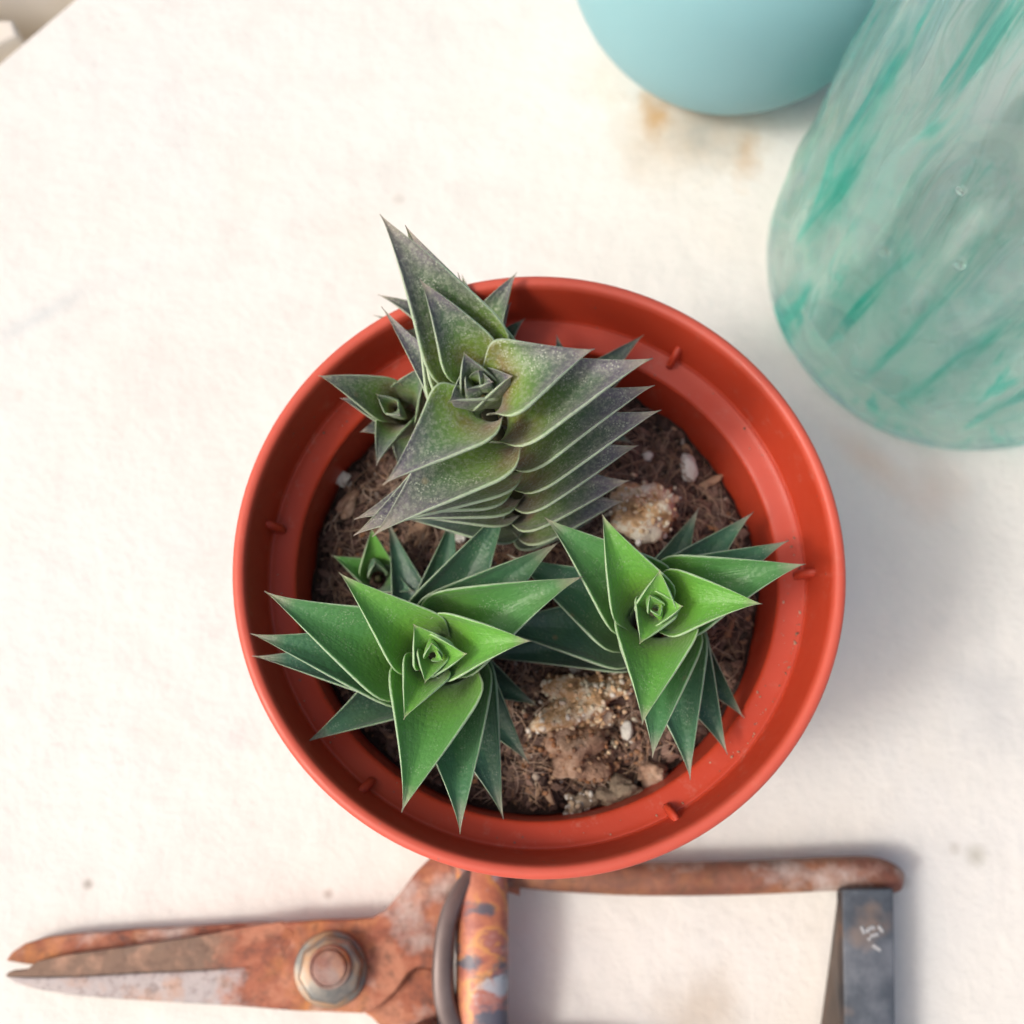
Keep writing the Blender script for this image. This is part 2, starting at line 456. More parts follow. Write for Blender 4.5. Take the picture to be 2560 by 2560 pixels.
c = g.mix(g.ramp(g.noise(1, 4, .6, vec=g.mapr(g.coord(), scale=(60, 95, 50), loc=(4.2, 0, 0))), [(.54, 0.0), (.60, .9)]), c, (.075, .10, .135))
c = g.mix(g.ramp(g.noise(1, 4, .6, vec=g.mapr(g.coord(), scale=(70, 85, 50), loc=(8.2, 3, 0))), [(.62, 0.0), (.68, .8)]), c, (.42, .48, .52))
L_.new(c, b.inputs["Base Color"]); principled(b, Roughness=.45, Metallic=.1)
L_.new(g.bump(g.noise(260, 5), .4, .0005), b.inputs["Normal"])
m_scuff, N_, L_, b = new_mat("pale_scuff"); principled(b, Base_Color=(.34, .35, .36, 1), Roughness=.7)


# ------------------------------------------------------------------ the table
# slab with a broken corner at upper left; a plaster ledge lies just below it
def xy(X, Y, z=0.0):
    p = at(X, Y, z); return (p.x, p.y)


cA, cB = at(-60, 205, 0), at(175, 5, 0)
dirc = (cB - cA).normalized()
p1 = cA - dirc * 60; p2 = cB + dirc * 60
outline = [(p1.x, p1.y), (cA.x, cA.y), (cB.x, cB.y), (p2.x, p2.y), (90, 80), (90, -60), (-90, -60)]
tb = plate("stone_tabletop", [(x, y) for x, y in outline], -3.0, 0.0, m_stone, None, bevel=.12)
tag(tb, kind="structure")
lo = plate("plaster_ledge", [(-90, 5), (-90, 110), (60, 110), (60, 5)], -9.0, -3.05, m_ledge, None, bevel=.1)
tag(lo, kind="structure")
# the dark gap running into the corner and the pale stone beyond it
ga, gb_ = at(-80, 75, -1.0), at(120, 52, -1.0)
u = (gb_ - ga).normalized(); nrm = V((-u.y, u.x, 0))
b0 = ga + nrm * .25; b1 = gb_ + nrm * .35
blk = plate("plaster_block", [(b0.x - 30, b0.y + .3), (b1.x, b1.y), (b1.x + 6, b1.y + 3.5), (b1.x + 6, 90), (b0.x - 30, 90)], -3.0, -.12, m_ledge, None, bevel=.15)
tag(blk, kind="structure")
ga2, gb2 = at(-80, 100, -1.0), at(60, 98, -1.0)
blk2 = plate("plaster_block", [(ga2.x - 30, ga2.y), (gb2.x, gb2.y), (gb2.x + .2, gb2.y - .5), (ga2.x - 30, ga2.y - 20)], -3.0, -.15, m_ledge, None, bevel=.1)
tag(blk2, kind="structure")

# ------------------------------------------------------------------ pot
PC = V((.784, 3.983))
pot = thing("flower_pot", (PC.x, PC.y, 0), "round red plastic flower pot holding spiky succulents, on the white stone table", "flower pot")
rim_prof = smooth_profile([(5.00, 6.62), (5.06, 6.6), (5.13, 6.64), (5.20, 7.2), (5.27, 7.9), (5.325, 8.02), (5.335, 8.08), (5.30, 8.13), (5.235, 8.15), (5.16, 8.13), (5.115, 8.07), (5.08, 7.95), (5.02, 7.6), (4.94, 7.10), (4.91, 7.03), (4.905, 6.98)], 4)
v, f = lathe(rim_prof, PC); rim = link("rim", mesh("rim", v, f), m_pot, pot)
body_prof = smooth_profile([(4.96, 7.00), (4.88, 6.992), (4.80, 6.955), (4.62, 6.90), (4.50, 6.86), (4.455, 6.82), (4.44, 6.74), (4.40, 6.2), (4.34, 5.2), (4.15, 3.5), (3.6, .32), (3.5, .25), (2.0, .2), (0.02, .2)], 4)
v, f = lathe(body_prof, PC); link("inner_wall", mesh("inner_wall", v, f), m_pot, pot)
out_prof = smooth_profile([(4.995, 6.62), (4.72, 6.68), (4.62, 6.55), (4.3, 4.2), (3.72, .12), (3.62, .02), (3.3, .015), (3.2, .08), (0.02, .1)], 4)
v, f = lathe(out_prof, PC); link("outer_wall", mesh("outer_wall", v, f), m_pot, pot)
# stacking ribs
for ang in (57.5, -1.0, -62, -128, 171, 115):
    a = rad(ang); c_, s_ = math.cos(a), math.sin(a)
    bm = bmesh.new()
    r0, r1 = 4.70, 5.0
    zlow = 6.93
    prof = [(r0, zlow), (r1 - .05, zlow), (r1 + .03, 7.42), (r1 - .05, 7.44), (r0 + .02, 7.12)]
    hw = .065
    A = [bm.verts.new((r, -hw, z)) for r, z in prof]; B = [bm.verts.new((r, hw, z)) for r, z in prof]
    bm.faces.new(A); bm.faces.new(B[::-1])
    for i in range(len(prof)):
        j = (i + 1) % len(prof); bm.faces.new((A[j], A[i], B[i], B[j]))
    bmesh.ops.bevel(bm, geom=bm.edges[:], offset=.022, segments=2, affect='EDGES')
    for vv in bm.verts:
        x, y = vv.co.x, vv.co.y
        vv.co = V((PC.x + x * c_ - y * s_, PC.y + x * s_ + y * c_, vv.co.z)) * S
    bmesh.ops.recalc_face_normals(bm, faces=bm.faces)
    link("stacking_rib", bm_mesh(bm, "stacking_rib"), m_pot, pot)

# ------------------------------------------------------------------ soil
random.seed(7)


def soil_h(x, y):
    r = math.hypot(x - PC.x, y - PC.y)
    h = 5.62 + .26 * noise.noise(V((x * .55, y * .55, 3))) + .24 * noise.noise(V((x * 1.7, y * 1.7, 9))) + .16 * noise.noise(V((x * 4, y * 4, 1)))
    return h - .10 * max(0, (r - 3.5))


vs, fs = [], []
NR, NA = 44, 140
vs.append((PC.x, PC.y, soil_h(PC.x, PC.y)))
for i in range(1, NR + 1):
    r = 4.352 * i / NR
    for j in range(NA):
        a = 2 * math.pi * j / NA
        x, y = PC.x + r * math.cos(a), PC.y + r * math.sin(a)
        vs.append((x, y, soil_h(x, y)))
for j in range(NA): fs.append((0, 1 + j, 1 + (j + 1) % NA))
for i in range(NR - 1):
    for j in range(NA):
        a, b_ = 1 + i * NA + j, 1 + i * NA + (j + 1) % NA
        fs.append((a, a + NA, b_ + NA, b_))
so = link("soil", mesh("soil", vs, fs), m_soil); tag(so, kind="stuff", label="dark brown peaty potting soil filling the red pot", cat="soil")

ICO = {}
for sub in (1, 2, 3, 4):
    bm = bmesh.new(); bmesh.ops.create_icosphere(bm, subdivisions=sub, radius=1)
    ICO[sub] = ([v.co.copy() for v in bm.verts], [tuple(v.index for v in f.verts) for f in bm.faces]); bm.free()


def grain(c, s, sub=1, rough=.35, rng=random, rot=None):
    M = (Matrix.Rotation(rng.uniform(0, 6.28), 3, 'Z') @ Matrix.Rotation(rng.uniform(-.5, .5), 3, 'X')) if rot is None else rot
    seed = V((rng.uniform(0, 99), rng.uniform(0, 99), 0))
    vs_, fs_ = ICO[sub]
    out = []
    for v in vs_:
        k = 1 + rough * noise.noise(v * 1.3 + seed) * 2
        if sub > 3: k += rough * .55 * noise.noise(v * 4 + seed) + rough * .4 * noise.noise(v * 9 + seed)
        q = M @ V((v.x * s[0] * k, v.y * s[1] * k, v.z * s[2] * k))
        out.append(V(c) + q)
    return out, fs_


def scatter(name, n, mat, smin, smax, asp, label, sub=1, lift=.55):
    parts = []
    for i in range(n):
        r = 4.26 * math.sqrt(random.random()); a = random.uniform(0, 6.283)
        x, y = PC.x + r * math.cos(a), PC.y + r * math.sin(a)
        s = smin + (smax - smin) * random.random() ** 2.5
        l = s * random.uniform(1, asp)
        if r + l * .8 > 4.34: continue
        parts.append(grain((x, y, soil_h(x, y) + s * lift), (l, s, s * random.uniform(.5, .9)), sub))
    v, f = merge(parts)
    o = link(name, mesh(name, v, f), mat, smooth=False); tag(o, kind="stuff", label=label, cat="soil")


scatter("peat_crumbs", 15000, m_peat, .014, .105, 2.6, "dark brown peat crumbs strewn over the potting soil")
scatter("bark_bits", 1700, m_bark, .016, .07, 5.0, "orange brown bark splinters scattered over the potting soil")
scatter("grit_grains", 900, m_grit, .015, .06, 1.5, "small pale grit grains scattered over the potting soil")
parts = []
for i in range(2400):
    r = 4.1 * math.sqrt(random.random()); a = random.uniform(0, 6.283)
    x, y = PC.x + r * math.cos(a), PC.y + r * math.sin(a)
    th = random.uniform(0, 6.28); L = random.uniform(.25, 1.1); pts = []
    bend = random.uniform(-2.5, 2.5); px_, py_ = x, y
    hz = random.uniform(.05, .26)
    for k in range(8):
        t = k / 7
        z = soil_h(px_, py_) + .05 + hz * math.sin(t * 3.14)
        if math.hypot(px_ - PC.x, py_ - PC.y) < 4.3: pts.append(V((px_, py_, z)))
        th += bend / 8; px_ += math.cos(th) * L / 7; py_ += math.sin(th) * L / 7
    if len(pts) > 3: parts.append(tube(pts, random.uniform(.006, .016), 4, taper=lambda t: 1 - .6 * t))
v, f = merge(parts); o = link("soil_fibres", mesh("soil_fibres", v, f), m_fib)
tag(o, kind="stuff", label="thin brown root fibres lying over the potting soil", cat="fibres")


parts = []
for i in range(100):
    a = rad(random.gauss(-18, 26) if i % 3 else random.uniform(0, 360)); r_ = random.choice((random.uniform(4.80, 4.86), random.uniform(4.5, 4.86)))
    q = .008 + .018 * random.random() ** 3
    zz = 6.86 + (r_ - 4.46) / .42 * .12
    parts.append(grain((PC.x + r_ * math.cos(a), PC.y + r_ * math.sin(a), zz + q * .6), (q * random.uniform(1, 2), q, q * .7), 1, .3))
v, f = merge(parts); o = link("dirt_specks", mesh("dirt_specks", v, f), m_lump)
tag(o, kind="stuff", label="small specks of dirt lying along the pot's inner ledge", cat="dirt")


# lumps and stones one can pick out
def lump(name, X, Y, s, mat, label, cat, grains=0, gmat=None, sub=4, rough=.40, rot=0.0, group=None, z=None):
    p = at(X, Y, 5.85)
    z0 = soil_h(p.x, p.y) + s[2] * .35 + .10 if z is None else z
    p = at(X, Y, z0)
    root = thing(name, (p.x, p.y, z0 - s[2] * .35), label, cat, group)
    v, f = grain(p, s, sub, rough, rot=Matrix.Rotation(rot, 3, 'Z'))
    link("core" if grains else "body", mesh(name, v, f), mat, root)
    if grains:
        parts = []
        for i in range(grains):
            q = random.choice(v)
            if q.z < z0 - s[2] * .2: continue
            r = random.uniform(.022, .062)
            parts.append(grain(q + V((0, 0, .01)), (r * random.uniform(1, 1.5), r, r * .9), 1, .25))
        vv, ff = merge(parts)
        o = link("crust_of_grains", mesh("crust", vv, ff), gmat, root, smooth=True); o["kind"] = "stuff"
    return root


def loose(X, Y, n, spread, mat, name, label):
    """loose grains fallen round a clod"""
    parts = []
    for i in range(n):
        q = at(X + random.gauss(0, spread), Y + random.gauss(0, spread * .7), 5.75)
        if math.hypot(q.x - PC.x, q.y - PC.y) > 4.2: continue
        r_ = random.uniform(.02, .06)
        parts.append(grain((q.x, q.y, soil_h(q.x, q.y) + .09 + r_), (r_ * random.uniform(1, 1.6), r_, r_ * .9), 1, .3))
    v, f = merge(parts)
    o = link(name, mesh(name, v, f), mat); tag(o, kind="stuff", label=label, cat="grains")


loose(1440, 1790, 190, 70, m_sand, "sandy_grains", "loose pale grains fallen round the crumbly sandy clod")
loose(1620, 1290, 60, 60, m_sand, "sandy_grains", "loose pale grains fallen round the clod beside the tall tower")
loose(1500, 1930, 150, 110, m_bark, "bark_crumbs", "tan bark crumbs lying in the lower part of the pot")
lump("soil_clod", 1612, 1275, (.56, .50, .48), m_sandlump, "pale sandy clod with white specks beside the tall tower's lower leaves", "soil clod", 170, m_sand)
lump("soil_clod", 1455, 1752, (.76, .46, .50), m_sandlump, "crumbly orange sandy clod crusted with pale grains between the two green rosettes", "soil clod", 300, m_sand, rot=.25)
lump("soil_clod", 1440, 1885, (.58, .42, .44), m_lump, "soft brown fibrous clod just below the crumbly sandy one", "soil clod", 160, m_bark)
lump("soil_clod", 1545, 1990, (.40, .28, .36), m_graylump, "smooth greyish olive lump near the pot's lower inner wall", "soil clod")
lump("soil_clod", 1630, 1935, (.26, .22, .30), m_lump, "small tan lump beside the smooth olive one", "soil clod")
lump("soil_clod", 1450, 2010, (.26, .22, .16), m_graylump, "small grey crumb clod beside the smooth olive lump's far side", "soil clod", 60, m_grit)
lump("stone_chip", 1721, 1168, (.17, .30, .12), m_white, "long white oval stone chip by the pot's right inner wall", "stone chip", sub=3, rough=.18, rot=.1)
lump("stone_chip", 1619, 1142, (.11, .11, .09), m_white, "small round white stone beside the long oval chip", "stone chip", sub=3, rough=.2)
lump("stone_chip", 851, 1198, (.17, .15, .10), m_white, "white stone chip by the pot's left inner wall", "stone chip", sub=3, rough=.25)
lump("stone_chip", 1567, 1828, (.13, .17, .12), m_white, "cream pebble at the lower right of the crumbly sandy clod", "stone chip", sub=3, rough=.15)
lump("stone_chip", 1440, 1672, (.14, .10, .09), m_white, "greyish white chip above the crumbly sandy clod", "stone chip", sub=3, rough=.25)
lump("stone_chip", 1340, 1942, (.07, .07, .06), m_grit, "tiny blue grey pebble below the lowest leaf of the left rosette", "stone chip", sub=3, rough=.15)
lump("stone_chip", 1148, 1345, (.11, .09, .08), m_white, "small cream chip between the tall tower and the left rosette", "stone chip", sub=3, rough=.25)
lump("bark_chip", 1775, 1205, (.30, .08, .06), m_bark, "narrow orange bark chip beside the long white oval stone", "bark chip", sub=3, rough=.2, rot=.45)
lump("bark_chip", 1058, 1320, (.16, .42, .12), m_bark, "ragged tan bark chunk under the tall tower's lower leaves", "bark chip", sub=3, rough=.4, rot=-.5)
lump("bark_chip", 1372, 1988, (.07, .22, .06), m_bark, "slim orange bark splinter standing near the lower pot wall", "bark chip", sub=3, rough=.2, rot=.4)
lump("bark_chip", 870, 1262, (.18, .30, .08), m_lump, "flat pinkish brown bark flake under the white chip at the left wall", "bark chip", sub=3, rough=.2, rot=-.4)

# ------------------------------------------------------------------ succulents
NU, NV = 28, 18


def bez(P, t):
    a = 1 - t
    return P[0] * a ** 3 + P[1] * 3 * a * a * t + P[2] * 3 * a * t * t + P[3] * t ** 3


def leaf(plant, axis_pt, axis_dir, tip, W, age, dusk, rng, cup=.5, sickle=0.0, Rb=.30, rise=.45, thick=.20, wrap=.74, shift=0.0):
    """boat-shaped pointed leaf: sheath round the stem, channelled blade, keeled underside"""
    a = axis_dir
    rd = tip - axis_pt; rd = rd - a * rd.dot(a)
    reach = rd.length
    r = rd.normalized(); s = a.cross(r)
    P0 = axis_pt + r * max(Rb, W * wrap * .62)
    P0 = P0 + s * sickle * shift
    P3 = tip
    hgt = (tip - axis_pt).dot(a)
    P1 = P0 + a * max(rise, hgt * .55) + r * reach * .10 + s * sickle * shift * .25
    P2 = P0.lerp(P3, .62) + a * (.10 * reach + max(0, hgt) * .22) + s * sickle
    top, uvs, bot = [], [], []
    vs, fs = [], []
    for i in range(NU + 1):
        u = i / NU
        u = u ** .92
        c = bez([P0, P1, P2, P3], u)
        e = .01
        t = (bez([P0, P1, P2, P3], min(1, u + e)) - bez([P0, P1, P2, P3], max(0, u - e))).normalized()
        side = s - t * s.dot(t); side.normalize()
        n = side.cross(t)
        n = -n if n.dot(a) - n.dot(r) < 0 else n
        if u < .26:
            k = u / .26; wdt = W * 1.16 * (.86 + .14 * math.sin(k * math.pi / 2))
        else:
            k = (u - .26) / .74
            wdt = W * 1.16 * (1 - k) ** (1.06 + .26 * k) * (1 - .05 * math.sin(k * math.pi))
        wdt = max(wdt, .006)
        cu = cup * (1.30 - .45 * min(1, u / .6)) + .25 * max(0, u - .75)
        th = thick * (1 - u) ** .7 + .012
        th = min(th, wdt * .8)
        row = []
        for j in range(NV + 1):
            v = -1 + 2 * j / NV
            vv = math.sin(v * math.pi / 2) * .35 + v * .65
            av = abs(vv)
            # channel: rises to the margins, the margin itself rolls slightly out
            lift = cu * wdt * (av ** 1.45) + .05 * min(1, wdt / .3) * math.exp(-((av - .90) / .07) ** 2)
            wob = 0.012 * noise.noise(V((u * 6, v * 3, plant["seed"] + age * 9))) * W / .7
            off_b = side * vv * wdt * (1 - .18 * cu * av) + n * lift
            if u < .40 and wrap > 0:       # the foot of the leaf clasps the stem
                kk = u / .40; kk = kk ** 1.1; kk = kk * kk * (3 - 2 * kk)
                th_ = vv * 1.75; Rw = W * wrap * (.85 + .5 * u)
                off_b = (side * Rw * math.sin(th_) + n * Rw * (1 - math.cos(th_)) * .8).lerp(off_b, kk)
            row.append(c + off_b + n * wob)
        rowb = []
        for j in range(NV + 1):
            v = -1 + 2 * j / NV
            vv = math.sin(v * math.pi / 2) * .35 + v * .65
            av = abs(vv)
            rowb.append(row[j] - n * (th * (1 - av ** 1.6) + .035 * min(1, wdt / .15)))
        top.append(row); bot.append(rowb)
    idx = {}
    nv = NV + 1
    vs = [p for row in top for p in row] + [p for row in bot for p in row]
    off = nv * (NU + 1)
    uv = []
    for i in range(NU + 1):
        for j in range(nv): uv.append((i / NU, j / NV))
    uv = uv + uv
    for i in range(NU):
        for j in range(NV):
            q = (i * nv + j, i * nv + j + 1, (i + 1) * nv + j + 1, (i + 1) * nv + j)
            fs.append(q); fs.append(tuple(k + off for k in q[::-1]))
        q = (i * nv, (i + 1) * nv, (i + 1) * nv + off, i * nv + off); fs.append(q)
        q = (i * nv + NV, i * nv + NV + off, (i + 1) * nv + NV + off, (i + 1) * nv + NV); fs.append(q)
    i = NU * nv
    for j in range(NV): fs.append((i + j, i + j + 1, i + j + 1 + off, i + j + off))
    for j in range(NV): fs.append((j, j + off, j + 1 + off, j + 1))
    me = mesh("leaf", vs, fs)
    ul = me.uv_layers.new(name="UVMap")
    for lp in me.loops: ul.data[lp.index].uv = uv[lp.vertex_index]
    bm = bmesh.new(); bm.from_mesh(me); bmesh.ops.recalc_face_normals(bm, faces=bm.faces); bm.to_mesh(me); bm.free()
    o = link("leaf", me, m_leaf, plant)
    o["age"] = float(age); o["dusk"] = float(dusk)
    return o


def plant(label, base, top, leaves, dusk=0.0, Rb=.30, seed=1, cat="succulent", inner=(), name="succulent", wscale=1.0, cup=.58, wrap=.80, shift=2.0):
    """base, top: (X, Y, z) of the stem's foot and growing point;
    leaves: (X, Y, z_tip, z_attach, half_width[, sickle[, age[, dusk]]])"""
    b3, t3 = at(*base), at(*top)
    root = thing(name, b3, label, cat, "spiky succulents growing in the red pot")
    root["seed"] = float(seed)
    rng = random.Random(seed)
    ax = (t3 - b3); a = ax.normalized()

    def ap(z): return b3 + ax * ((z - base[2]) / (top[2] - base[2]))
    v, f = tube([b3 - a * .3, b3.lerp(t3, .5), b3.lerp(t3, .86)], Rb * .9, 10, taper=lambda t: 1 - .6 * t)
    link("stem", mesh("stem", v, f), m_stem, root)
    for L in leaves:
        X, Y, zt, za, W = L[:5]
        sick = L[5] if len(L) > 5 and L[5] is not None else rng.uniform(-.06, .06)
        age = (top[2] - za) / max(1.2, (top[2] - base[2]))
        age = L[6] if len(L) > 6 and L[6] is not None else max(0, min(1, age * 1.05 - .08))
        dk = L[7] if len(L) > 7 else dusk
        if dusk > .9: X += rng.uniform(-9, 9); Y += rng.uniform(-7, 7); W *= rng.uniform(.93, 1.08)
        leaf(root, ap(za), a, at(X, Y, zt), W * wscale, age, dk, rng, sickle=sick, Rb=Rb, cup=cup * rng.uniform(.85, 1.15), wrap=wrap, shift=shift)
    for (X, Y, zt, za, W) in inner:
        leaf(root, ap(za), a, at(X, Y, zt), W, 0.0 if dusk < .9 else .4, dusk, rng, sickle=rng.uniform(-.03, .03), Rb=.05, rise=.14, cup=.62, thick=.26, wrap=.34)
    return root


# tall three-ranked tower
plant("tall leaning dusky purple green tower of stacked pointed leaves reaching over the pot's upper rim", (1318, 1290, 5.5), (1192, 958, 12.1), [
    # upward rank
    (1048, 700, 12.75, 11.45, .38), (957, 542, 12.9, 11.05, .54, -.04), (1004, 563, 11.9, 10.3, .62), (1022, 568, 11.2, 9.5, .62),
    (950, 772, 9.0, 8.1, .40), (1153, 676, 9.3, 7.9, .55), (990, 800, 8.4, 7.1, .55),
    # right rank
    (1488, 866, 12.55, 11.85, .50, -.05), (1639, 900, 12.3, 11.2, .60, -.09), (1635, 966, 11.4, 10.1, .62, -.10), (1656, 1024, 10.6, 9.3, .64, -.12),
    (1593, 1107, 9.6, 8.5, .64, -.12), (1572, 1206, 8.6, 7.6, .64, -.12, .45), (1553, 1252, 7.7, 6.8, .62, -.12, .6), (1479, 1300, 6.9, 6.1, .6, -.1, .9, .2), (1400, 1350, 6.4, 5.7, .5, 0, 1.0, 0.0),
    # lower left rank
    (959, 1217, 12.1, 11.75, .54, .08), (924, 1348, 11.4, 11.0, .64, .12), (880, 1341, 10.7, 9.9, .64, .12), (885, 1292, 9.9, 9.1, .62, .10), (955, 1310, 9.2, 8.4, .60, .1),
    (960, 1290, 8.4, 7.5, .60, .1, .6), (1010, 1290, 7.4, 6.7, .60, .1, .8, .3), (1060, 1280, 6.7, 6.1, .55, .05, .95, .1),
], dusk=1.0, Rb=.30, seed=3, cup=.44, wscale=1.24, wrap=.54, shift=3.0, inner=[
    (1122, 1004, 12.3, 11.45, .40), (1282, 940, 12.4, 11.4, .40), (1160, 880, 12.5, 11.5, .34), (1165, 975, 12.4, 11.85, .22), (1232, 955, 12.4, 11.95, .18), (1196, 925, 12.4, 12.0, .13)])

# front left rosette
plant("bright green three pointed rosette at the pot's lower left with tips over the rim", (1085, 1660, 5.5), (1082, 1640, 9.5), [
    (1009, 1799, 9.95, 9.15, .42), (1329, 1603, 10.0, 8.95, .58), (847, 1431, 10.0, 8.85, .60),
    (1004, 2031, 9.6, 8.45, .80, .06), (1459, 1441, 9.5, 8.30, .78, .08), (661, 1478, 9.3, 8.15, .82, .08),
    (1150, 2085, 8.9, 7.75, .80, .08), (1399, 1354, 8.7, 7.55, .74, .08), (626, 1584, 8.9, 7.5, .76, .08),
    (1259, 2048, 8.1, 7.05, .76, .08), (1282, 1244, 8.0, 6.9, .74, .08), (630, 1640, 8.35, 6.95, .70, .06),
    (1324, 1910, 7.1, 6.4, .66, .06), (1138, 1270, 7.0, 6.3, .62, .04), (763, 1857, 7.6, 6.3, .68, .04),
    (1345, 1765, 6.4, 5.85, .6, .04), (968, 1293, 6.5, 5.8, .58, .02),
], dusk=0.0, Rb=.30, seed=11, inner=[
    (1033, 1560, 9.95, 9.35, .42), (1168, 1634, 9.95, 9.4, .40), (1062, 1708, 9.9, 9.5, .30), (1078, 1608, 9.95, 9.72, .18), (1108, 1650, 9.95, 9.82, .10)])

# front right rosette
plant("bright green three pointed rosette at the pot's lower right with leaves fanned to the wall", (1625, 1585, 5.5), (1638, 1525, 9.4), [
    (1505, 1284, 9.9, 8.8, .60), (1906, 1510, 9.85, 8.85, .58), (1605, 1812, 9.5, 8.6, .72, .02),
    (1361, 1293, 9.3, 8.15, .76), (2015, 1410, 9.3, 8.2, .74, .06), (1631, 1894, 8.9, 7.95, .74, .05),
    (1268, 1386, 7.9, 7.3, .76, .05), (1973, 1351, 8.4, 7.45, .68, .06), (1726, 1950, 8.0, 7.2, .74, .06),
    (1185, 1560, 7.0, 6.5, .74, .05), (1885, 1279, 7.6, 6.75, .62, .06), (1819, 1887, 7.4, 6.55, .70, .06),
    (1190, 1645, 6.4, 5.9, .66, .05), (1748, 1268, 6.9, 6.1, .58, .04), (1861, 1796, 6.95, 5.95, .62, .05),
], dusk=0.0, Rb=.28, seed=23, inner=[
    (1649, 1424, 10.0, 9.2, .40), (1708, 1515, 9.85, 9.3, .36), (1599, 1610, 9.85, 9.2, .42), (1625, 1488, 9.85, 9.55, .18), (1650, 1540, 9.8, 9.62, .12)])

# small ones round the tower
plant("small rosette with a frosted pale tip leaning over the pot's upper left wall", (1085, 1075, 5.4), (975, 1015, 8.2), [
    (796, 939, 8.75, 7.4, .42, -.04, .35), (851, 996, 7.9, 6.9, .40, 0, .4), (941, 1165, 8.1, 7.3, .36, 0, .3), (1075, 905, 8.6, 7.2, .44, 0, .3),
    (1000, 1180, 7.2, 6.6, .42, 0, .6), (900, 1080, 7.0, 6.4, .40, 0, .7),
], dusk=.85, Rb=.2, seed=31, inner=[(940, 985, 8.45, 7.8, .2), (1000, 1040, 8.4, 7.8, .2)])
plant("brownish succulent behind the tall tower with tips at the pot's upper rim", (1215, 1010, 5.6), (1190, 850, 8.0), [
    (941, 742, 8.35, 7.0, .42, 0, .4), (927, 788, 7.8, 6.6, .40, 0, .5), (1292, 686, 8.45, 7.3, .40, 0, .4), (1282, 758, 8.0, 6.9, .38, 0, .5),
    (1305, 789, 7.6, 6.5, .36, 0, .7, .2), (1163, 690, 8.3, 7.2, .36, 0, .6, .4),
], dusk=.95, Rb=.2, seed=37)
plant("dark leaved succulent mostly hidden under the tall tower's right side", (1400, 1080, 5.6), (1420, 1010, 6.9), [
    (1391, 837, 7.4, 6.3, .38, 0, 1.0, .3), (1610, 837, 7.5, 6.3, .40, 0, .9, .45), (1600, 900, 6.95, 6.0, .40, 0, 1.0, .2), (1585, 1110, 6.3, 5.8, .38, 0, 1.0, .1),
], dusk=.2, Rb=.2, seed=41)
plant("tiny light green offset beside the left rosette under the tower's lower left tips", (945, 1452, 5.5), (945, 1440, 6.5), [
    (928, 1318, 6.95, 5.95, .36, 0, .1), (828, 1388, 6.7, 5.9, .30, 0, .2), (938, 1405, 6.9, 6.2, .2, 0, .5), (1035, 1480, 6.5, 5.9, .3, 0, .5),
], dusk=0, Rb=.12, seed=43)

# ------------------------------------------------------------------ blue vase
VC = V((6.1, 20.98))
vase = thing("vase", (VC.x, VC.y, 0), "round matte pale blue vase standing behind the glass bottle", "vase")
prof = smooth_profile([(0.02, .12), (2.4, .1), (2.55, .02), (2.8, .05), (3.55, .9), (4.22, 2.3), (4.42, 4.1), (4.2, 5.9), (3.3, 7.6), (2.0, 8.8), (1.45, 9.8), (1.35, 11.2), (1.6, 12.3), (1.72, 12.4), (1.62, 12.35), (1.15, 11.2), (1.2, 9.8), (1.7, 8.7)], 6)
v, f = lathe(prof, VC, 128); link("body", mesh("vase", v, f), m_vase, vase)

# ------------------------------------------------------------------ glass bottle
JC = V((11.88, 13.19))
jar = thing("glass_bottle", (JC.x, JC.y, 0), "large ripply aqua green glass bottle standing upright by the blue vase", "glass bottle")


def rip(r, z, a, i):
    k = min(1, max(0, (z - .8) / 1.5)) * min(1, r / 3)
    d = .085 * math.sin(a * 17 + z * .55 + .8 * noise.noise(V((math.cos(a) * 2, math.sin(a) * 2, z * .3)))) + .10 * noise.noise(V((math.cos(a) * 3.2, math.sin(a) * 3.2, z * .35)))
    d += .05 * noise.noise(V((math.cos(a) * 9, math.sin(a) * 9, z * .8)))
    if i >= NOUT:                          # the inner face has ripples of its own, so the wall bends light
        d = .12 * math.sin(a * 15 - z * .35 + 1.5 * noise.noise(V((math.cos(a) * 2, 5, z * .4)))) + .13 * noise.noise(V((math.cos(a) * 5, math.sin(a) * 5 + 7, z * .5)))
    return r + d * k, z


outp = smooth_profile([(0.03, .55), (2.2, .45), (3.8, .08), (4.35, .03), (4.7, .15), (4.88, .5), (4.93, 1.1), (4.92, 3), (4.86, 6), (4.75, 10), (4.55, 14), (3.9, 17), (2.6, 19), (2.1, 20.5), (2.1, 22.5)], 7)
inp = smooth_profile([(1.85, 22.5), (1.85, 20.5), (2.35, 19.2), (3.6, 17), (4.22, 14), (4.43, 10), (4.53, 6), (4.55, 3), (4.45, 1.4), (4.1, .95), (3.4, .85), (2.2, .95), (0.03, 1.05)], 7)
NOUT = len(outp)
v, f = lathe(outp + inp, JC, 260, fn=lambda r, z, a, i: rip(r, z, a, i))
link("glass_wall", mesh("bottle", v, f), m_glass, jar)

for a_, z_, q_ in ((205, 4.2, .10), (212, 6.5, .13), (222, 3.1, .09), (228, 8.0, .12), (236, 5.2, .08), (240, 10.0, .14), (248, 2.6, .1), (218, 9.6, .09), (252, 7.2, .1)):
    a_ = rad(a_); c_ = V((JC.x + 4.72 * math.cos(a_), JC.y + 4.72 * math.sin(a_), z_))
    v, f = ICO[3]
    link("bubble", mesh("bubble", [c_ + q * q_ for q in v], f), m_bub, jar)

# ------------------------------------------------------------------ rusty shears
sh = thing("garden_shears", (*xy(840, 2400), 0), "rusty old garden shears lying along the table under the red pot's edge", "garden shears")


def poly(pts, z): return [xy(X, Y, z) for X, Y in pts]


ZB = .55
